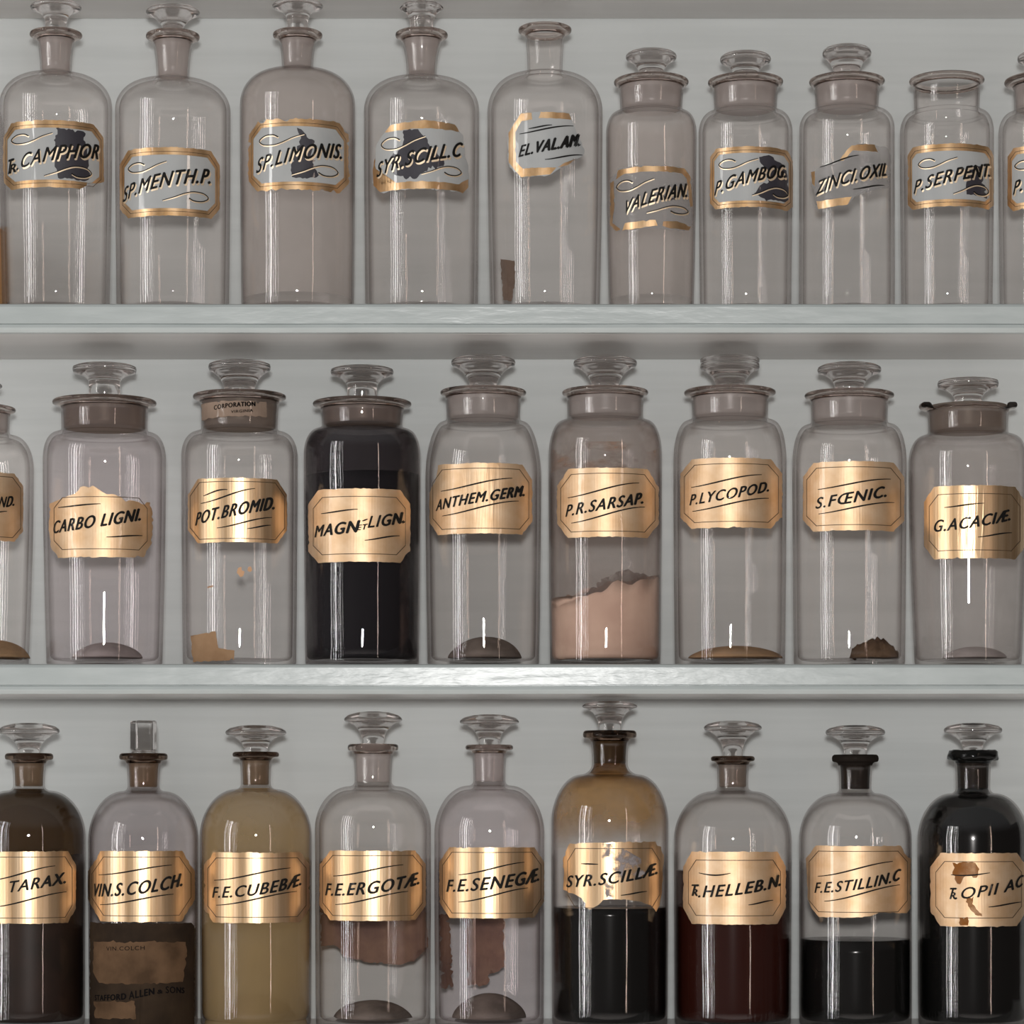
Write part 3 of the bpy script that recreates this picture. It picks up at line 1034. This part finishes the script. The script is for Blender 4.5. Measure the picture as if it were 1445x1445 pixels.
GD = dict(kind='gold', m='gold_matt')
jar2(-33, 80, 'clear jar cut off by the left end of the middle row', dict(GD, o=(-98, 668, 32.5, 764, 12, 16), ins=5, text=[('ND.', -2, 24, 717, 716, 713, 16, 16)], lines=[(-40, 703, 0, 696), (-30, 730, 10, 722)]),
     Rb=73, yl=581, yt=575, rl=55, rn=46, rt=47, yn=612, yf=662, stopper=dict(rs=16, rd=36, y0=535, y1=547, fl=0.6), mound=dict(r=58, h=26, dx=20, m='ochre', name='powder'))
jar2(147.5, 86, 'clear jar lettered CARBO LIGNI with torn top edge on gold label', dict(GD, o=(69, 692, 215, 788, 13, 18), ins=11, jag=0.6,
     poly=[(70, 710), (80, 707), (92, 703), (105, 699), (111, 694), (113, 690), (118, 688.5), (126, 690.5), (131, 688), (136, 691), (141, 697), (150, 700), (158, 699.5), (170, 703), (173, 707), (187, 707.5), (196, 709), (204, 712), (207, 708), (212, 708), (214, 716), (214.5, 765), (203, 786), (190, 787.5), (82, 788), (72, 772), (69.5, 750)],
     lines=[(82, 717, 142, 713.5), (150, 760, 201, 756)], text=[('CARBO LIGNI.', 74.4, 203, 753, 746.5, 734.5, 18.5, 18.5, 0.02)]),
     Rb=81, rl=73, rn=60, rt=61, yl=571, yt=565, yn=608, yf=648, glass='mauve', stopper=dict(rs=22, rd=45, y0=513, y1=526, fl=0.35, pw=1.6, edge=0.6, plug='ground_dirty'), mound=dict(r=48, h=22, dx=4, m='dust', name='powder'))
jar2(338, 82, 'clear jar lettered POT.BROMID with paper scraps at neck and foot', dict(GD, m='gold', o=(265, 677, 405, 767, 14, 20), ins=4.5,
     lines=[(287, 701, 321, 693.5, -2), (283, 711.5, 360, 691.5), (306, 747, 384, 731), (349, 748, 382, 742)], text=[('POT.BROMID.', 275.5, 392, 742, 730.5, 719, 19, 19, 0.02)]),
     rl=66, rn=54, rt=56, yl=563, yt=557, yn=607, yf=645, stopper=dict(rs=21, rd=44, y0=509, y1=523, fl=0.85, pw=1.6, edge=0.6, plug='ground_dirty'),
     patches=[dict(name='paper_tag', m='kraftgrey', polys=[[(284, 566), (330, 565), (376, 565), (377, 586), (330, 587), (285, 589)]], tR=56, off=0.8, text=[('CORPORATION', 302, 362, 577, 574, 572, 6.5, 6.5, 0.01, 0.0), ('VIRGINIA', 326, 358, 582.5, 581.5, 580, 4, 4, 0.004, 0.0)]),
              dict(name='paper_scrap', m='kraft', polys=[[(269, 897), (304, 892), (307, 906), (308, 915), (331, 919), (330, 933), (272, 934)]]),
              dict(name='residue_fleck', m='fleck', polys=[[(336, 803), (341, 802), (345, 808), (343, 815), (339, 816), (334, 810)], [(350, 802), (354, 801), (356, 806), (353, 809), (349, 807)], [(292, 829), (300, 827), (301, 829), (293, 831)]])])
jar2(511, 82.5, 'jar full of black powder lettered MAGN LIGN', dict(GD, o=(435, 692, 579, 794.5, 14, 18), ins=10.5,
     lines=[(453, 725.5, 505, 721), (514.5, 764.5, 564, 756.5), (511, 737.5, 519, 735)], text=[('MAGN', 444, 508, 758, 756, 753, 17, 17.5, 0.02), ('ET', 504, 519, 750.5, 750, 749, 8, 8, 0.01), ('LIGN.', 519, 575, 747, 743, 737.5, 17.5, 17, 0.025)]),
     rl=70, rn=57, rt=59, yl=573, yt=567, yn=603, yf=643, glass='mauve', stopper=dict(rs=21, rd=44.5, y0=517, y1=529, fl=0.45, pw=1.6, edge=0.6, plug='ground_dirty'),
     fill=dict(y=672, m='charcoal', tilt=1.5, name='powder'), films=[('f_char', 607, 672, 'powder_dust')])
jar2(682, 82, 'round-shouldered jar lettered ANTHEM.GERM with chipped label corner', dict(GD, o=(606, 656, 751, 755, 14, 20), ins=7, poly=[(618, 656), (737, 656), (751, 676), (751, 735), (737, 755), (618, 755), (606, 735), (606, 694), (609, 686), (614, 679), (616, 671)],
     lines=[(622, 693.5, 723, 676.5), (624, 728.5, 732, 708)], text=[('ANTHEM.GERM.', 615, 744, 720.5, 711.5, 700, 16, 16, 0.02)]),
     Rb=79, sq=1.8, yf=672, yn=593, rl=61, rn=52, rt=53.5, stopper=dict(rs=19, rd=45.5, y0=502, y1=516, fl=0.85, pw=1.6, edge=0.5), mound=dict(r=52, h=30, dx=4, m='dustdark', name='powder'))
jar2(854, 80, 'jar half full of pinkish powder lettered SARSAP', dict(GD, o=(786, 662.5, 929.5, 759.5, 16, 22), ins=7.5,
     lines=[(801, 703, 902, 682.7), (806, 739, 910, 716)], text=[('P.R.SARSAP.', 798, 912, 729.5, 721.5, 711, 17.5, 17, 0.018)]),
     rl=61, rn=53.5, rt=54, yn=591, stopper=dict(rs=19, rd=45, y0=503, y1=517, fl=0.85, pw=1.6, edge=0.5),
     patches=[dict(name='powder_crust', m='f_crust', off=-4.2, amp=1.2, polys=[[(785, 862), (800, 846), (830, 836), (848, 818), (880, 806), (922, 812), (926, 836), (880, 836), (850, 846), (820, 856), (790, 868)]])],
     fill=dict(y=838, m='pink', tilt=22, rough=14, dome=10, name='powder'), films=[('f_pink', 596, 866, 'powder_dust'), ('f_pinkring', 632, 668, 'powder_ring')])
jar2(1030, 80, 'clear jar lettered LYCOPOD with ridged thick-rimmed stopper', dict(GD, o=(960, 648.5, 1104, 746.5, 16, 18), ins=8,
     lines=[(975, 688, 1075, 671.5), (977, 722, 1085, 704)], text=[('P.LYCOPOD.', 973, 1089, 713, 706.5, 694, 16, 16, 0.015)]),
     rl=65, rn=53.5, rt=55, yn=591, yf=652, sq=2.1, Rb=78, stopper=dict(rs=20, rd=42, y0=505, y1=521, fl=0.8, pw=1.5, kind='thick'), mound=dict(r=66, h=17, dx=8, m='ochre', name='powder'))
jar2(1198.5, 80, 'clear jar lettered S.FŒNIC with dark herb crumbs on its floor', dict(GD, o=(1133, 653.5, 1276, 750.5, 15, 18), ins=7.5,
     lines=[(1154, 691.5, 1257, 677), (1155, 726, 1262, 709.5)], text=[('S.FŒNIC.', 1150.5, 1255, 718.6, 712, 702, 16.5, 17, 0.018)]),
     rl=63, rn=53.5, rt=54.5, yn=597, yl=561, yt=555, yf=655, sq=2.1, stopper=dict(rs=20, rd=45, y0=512, y1=526, fl=0.75, pw=1.7, edge=0.5), mound=dict(r=34, h=26, dx=36, m='herb', spiky=9, name='dried_herb'))
jar2(1366, 83.5, 'cloudy jar lettered ACACIÆ with broken rim', dict(GD, m='gold', o=(1304, 687.5, 1447, 789.5, 14, 20), ins=11,
     lines=[(1332.5, 717.5, 1389, 712.5), (1380, 760, 1428, 752.5)], text=[('G.ACACIÆ.', 1316.5, 1430, 751, 746.5, 735, 17.5, 17, 0.018)]),
     Rb=75, rl=69, rn=56, rt=57, yl=576, yt=569, yn=612, yf=655, broken=True, films=[('f_haze', 615, 930, 'bloom')], stopper=dict(rs=19, rd=43, y0=535, y1=547, fl=0.75, pw=1.6, edge=0.75, plug='ground_dirty'), mound=dict(r=44, h=16, dx=10, m='dust', name='powder'))


# ---- lowest shelf, narrow-necked bottles
def bottle3(cx, R, label, lab, **kw):
    d = dict(row=3, cx=cx, R=R, Rb=R - 1, yf=1180, yn=1110, rn=22, rt=24, yl=1072, yt=1063, rl=34, sq=1.95, fr=7, label=label, lab=lab, group=G3, name='apothecary_bottle', lipm='lip_dark',
             stopper=dict(rs=16, rd=42, y0=1019, y1=1035, fl=0.75, pw=1.9, edge=0.45))
    d.update(kw)
    return make(d)


GB = dict(kind='gold', m='gold')
bottle3(41, 79, 'brown bottle lettered TARAX at the left end of the lowest row', dict(GB, o=(-27, 1201, 107, 1302.5, 11, 20), ins=7.5, lines=[(-15, 1242, 78, 1221.5), (-15, 1280, 94, 1258.5)], text=[('TARAX.', 10, 97, 1259, 1253, 1246, 17, 17, 0.018)]),
        fill=dict(y=1205, m='brownliq', rough=3), films=[('f_amber', 1113, 1205, 'brown_deposit')], yn=1112, stopper=dict(rs=15, rd=43, y0=1020, y1=1035, fl=0.85, pw=1.7, edge=0.4, plug='ground_brown'))
bottle3(202.5, 77, 'bottle with square-topped stopper lettered S.COLCH above brown paper label', dict(GB, o=(124, 1200.5, 275, 1300, 18, 30), ins=8, lines=[(139, 1234.5, 242.5, 1220.5), (141, 1276.5, 245, 1261.5)], text=[('VIN.S.COLCH.', 131, 262, 1265, 1261.5, 1250, 19, 20, 0.018)]),
        glass='mauve', yn=1113, yf=1185, stopper=dict(kind='square', rs=17, rd=15, y0=1017, y1=1059, plug='ground_brown'), fill=dict(y=1310, m='brownliq'),
        patches=[dict(name='paper_label', m='darkpaper', amp=0.4, polys=[[(127, 1302), (270, 1303), (274, 1308), (274, 1448), (127, 1448)]], panel=[[(132, 1329), (200, 1328), (214, 1327), (262, 1330), (264, 1350), (258, 1386), (140, 1387), (131, 1372)], [(132, 1414), (190, 1411), (192, 1436), (134, 1437)]],
                      text=[('VIN.COLCH', 150, 206, 1341, 1340, 1339, 6, 6, 0.0, 0.0), ('STAFFORD', 134, 180, 1412, 1411, 1408.5, 8, 9, 0.01, 0.0), ('ALLEN', 182, 221, 1409, 1405, 1401.5, 12, 9, 0.012, 0.0), ('&', 222, 231, 1401, 1401, 1400, 6, 6, 0.01, 0.0), ('SONS', 234, 263, 1400.5, 1401, 1402, 10, 8, 0.01, 0.0)])])
bottle3(361, 79, 'yellowish stained bottle lettered CUBEBÆ', dict(GB, o=(288, 1202.5, 437, 1301.5, 13, 18), ins=7.5, lines=[(302, 1242, 410, 1224.7), (305, 1277, 419, 1258)], text=[('F.E.CUBEBÆ.', 299.4, 429, 1266.5, 1262, 1249, 16, 18.5, 0.016)]),
        yl=1068, yt=1061, rl=33, rn=21, rt=22, stopper=dict(rs=17, rd=43, y0=1023, y1=1037, fl=0.8, pw=1.8, edge=0.4, plug='ground_brown'), films=[('f_yellow', 1112, 1446, 'yellow_deposit')], mound=dict(r=58, h=32, m='dustdark', name='dregs'))
bottle3(526.5, 82, 'clear bottle lettered ERGOTÆ with brown paper remnants behind', dict(GB, o=(451, 1200, 601, 1298.5, 15, 20), ins=6.5, lines=[(470, 1236, 569, 1220), (473, 1276, 576, 1257.5)], text=[('F.E.ERGOTÆ.', 459, 596, 1263.5, 1260, 1247.5, 18, 19, 0.018)]),
        yl=1059, yt=1050, rl=36, rn=26, rt=28, yn=1106, yf=1168, lipm='lip', glass='clear', stopper=dict(rs=16, rd=41, y0=1004, y1=1018, fl=0.8, pw=1.9, edge=0.35),
        mound=dict(r=56, h=24, m='dustdark', name='dregs'), patches=[dict(name='paper_remnant', m='remnant', back=True, amp=1.0, polys=[[(452, 1215), (480, 1212), (596, 1212), (604, 1335), (588, 1336), (584, 1357), (560, 1362), (520, 1360), (484, 1350), (476, 1332), (453, 1334)]])])
bottle3(690.5, 78, 'clear bottle lettered SENEGÆ with torn brown residue low down', dict(GB, o=(620, 1195.5, 768, 1295, 14, 22), ins=6.5, lines=[(647, 1234, 740, 1216.5), (647, 1272.5, 745, 1252.8)], text=[('F.E.SENEGÆ.', 630, 765, 1258.5, 1253.5, 1243, 18, 20, 0.02)]),
        yl=1058, yt=1051, rl=34, rn=22.5, rt=24, yn=1105, yf=1175, lipm='lip', glass='mauve', stopper=dict(rs=15, rd=42, y0=1008, y1=1021, fl=0.8, pw=1.8, edge=0.35),
        mound=dict(r=52, h=34, m='dustdark', name='dregs'), patches=[dict(name='paper_remnant', m='remnant', back=True, amp=1.2, polys=[[(620, 1290), (634, 1290), (637, 1340), (640, 1392), (622, 1394)], [(656, 1290), (712, 1290), (711, 1366), (704, 1372), (690, 1376), (688, 1390), (660, 1392), (657, 1340)]])])
bottle3(860.5, 82.5, 'syrup bottle lettered SCILLÆ with brown-stained shoulder over black liquid', dict(kind='gold', m='gold', o=(795, 1187.5, 937, 1290, 12, 22), ins=9, jag=0.6,
        poly=[(795, 1210), (804, 1190), (860, 1188.5), (925, 1187.5), (933, 1195), (937, 1212), (934, 1255), (931, 1278), (926, 1287), (921, 1280), (918, 1277), (905, 1272), (885, 1269), (860, 1268), (851, 1269), (843, 1277), (832, 1283), (826, 1279), (821, 1267), (812, 1262), (803, 1260), (795, 1256)],
        tarnish=[[(835, 1192), (870, 1190), (885, 1200), (880, 1215), (905, 1222), (915, 1200), (926, 1202), (922, 1222), (912, 1232), (900, 1240), (880, 1244), (868, 1250), (872, 1264), (856, 1266), (850, 1240), (842, 1222), (850, 1210)]],
        lines=[(820, 1218.5, 844, 1219), (876, 1262.5, 913, 1257.5)], text=[('SYR.SCILLÆ.', 799, 932, 1252, 1246, 1233, 17.5, 17.5, 0.018)]),
        yl=1041, yt=1031, rl=38, rn=25, rt=27, yn=1085, fr=16, yf=1160, sq=1.9, stopper=dict(rs=16, rd=39, y0=989, y1=999, fl=0.75, pw=1.8, edge=0.4, plug='ground_syrup'),
        fill=dict(y=1280, m='black'), films=[('f_syrupdark', 1066, 1112, 'syrup_stain'), ('f_syrup', 1076, 1196, 'syrup_stain')])
bottle3(1034, 82.5, 'bottle of dark red liquid lettered HELLEB.N', dict(GD, o=(964, 1201.5, 1109, 1303.5, 12, 22), ins=11.5, lines=[(986, 1231.5, 1031, 1231.5, 3), (1056, 1276, 1091, 1270)], text=[('T', 973, 987, 1264, 1264, 1264, 17, 17, 0.014), ('R', 976, 987, 1264, 1264, 1264, 10, 10, 0.012), ('.HELLEB.N.', 985, 1106, 1266, 1261, 1249.5, 17.5, 17.5, 0.02)]),
        yl=1074, yt=1067, rl=31, rn=21.5, rt=22.5, yn=1113, yf=1185, glass='clear', stopper=dict(rs=14, rd=41, y0=1017, y1=1030, fl=0.85, pw=1.9, edge=0.4, plug='ground_dirty'), fill=dict(y=1228, m='red'))
bottle3(1207, 79, 'bottle lettered STILLIN.C with black liquid reaching below its label', dict(GB, o=(1137, 1193.5, 1285, 1294, 14, 18), ins=7, m='gold_matt', poly=[(1151, 1193.5), (1271, 1193.5), (1276, 1204), (1285, 1212), (1285, 1282), (1280, 1289), (1240, 1287), (1228, 1292), (1200, 1294), (1156, 1294), (1146, 1283), (1140, 1270), (1137, 1212)],
        lines=[(1154, 1236.5, 1260, 1215.3), (1163, 1271.5, 1270, 1248.5)], text=[('F.E.STILLIN.C', 1149.4, 1273, 1260, 1254.5, 1241.5, 15.5, 17, 0.016)]),
        yl=1075, yt=1065, rl=33, rn=22.5, rt=24, yn=1116, yf=1183, Rb=79, lipm='ground_dark', glass='clear', stopper=dict(rs=16, rd=42, y0=1023, y1=1037, fl=0.8, pw=1.8, edge=0.45, plug='ground_dark'), fill=dict(y=1325, m='black'))
bottle3(1373, 77.5, 'bottle filled black to the neck lettered OPII with brown-stained label', dict(GD, o=(1313, 1203.5, 1449, 1306.5, 14, 20), ins=11.5,
        stain=[[(1344, 1217), (1373, 1216), (1382, 1226), (1378, 1238), (1373, 1238), (1370, 1234), (1362, 1236), (1357, 1244), (1351, 1247), (1347, 1240), (1344, 1230), (1347, 1224)], [(1364, 1266), (1374, 1264), (1372, 1275), (1380, 1284), (1386, 1292), (1376, 1290), (1368, 1280), (1363, 1272)], [(1354, 1294), (1366, 1293), (1366, 1305), (1355, 1305)]],
        lines=[(1342, 1234, 1397, 1231, 2), (1395, 1279, 1441, 1273)], text=[('T', 1337, 1350, 1268, 1268, 1268, 16.5, 16.5, 0.014), ('R', 1340, 1351, 1268, 1268, 1268, 10, 10, 0.012), ('.OPII AC', 1347, 1447, 1268.5, 1262, 1250, 17, 17, 0.014)]),
        yl=1072, yt=1059, rl=36, rn=24, rt=25, yn=1116, yf=1185, goo=True, lipm='black', glass='clear', stopper=dict(rs=14, rd=41, y0=1020, y1=1034, fl=0.85, pw=1.7, edge=0.45, plug='ground_dark'), fill=dict(y=1112, m='black'))
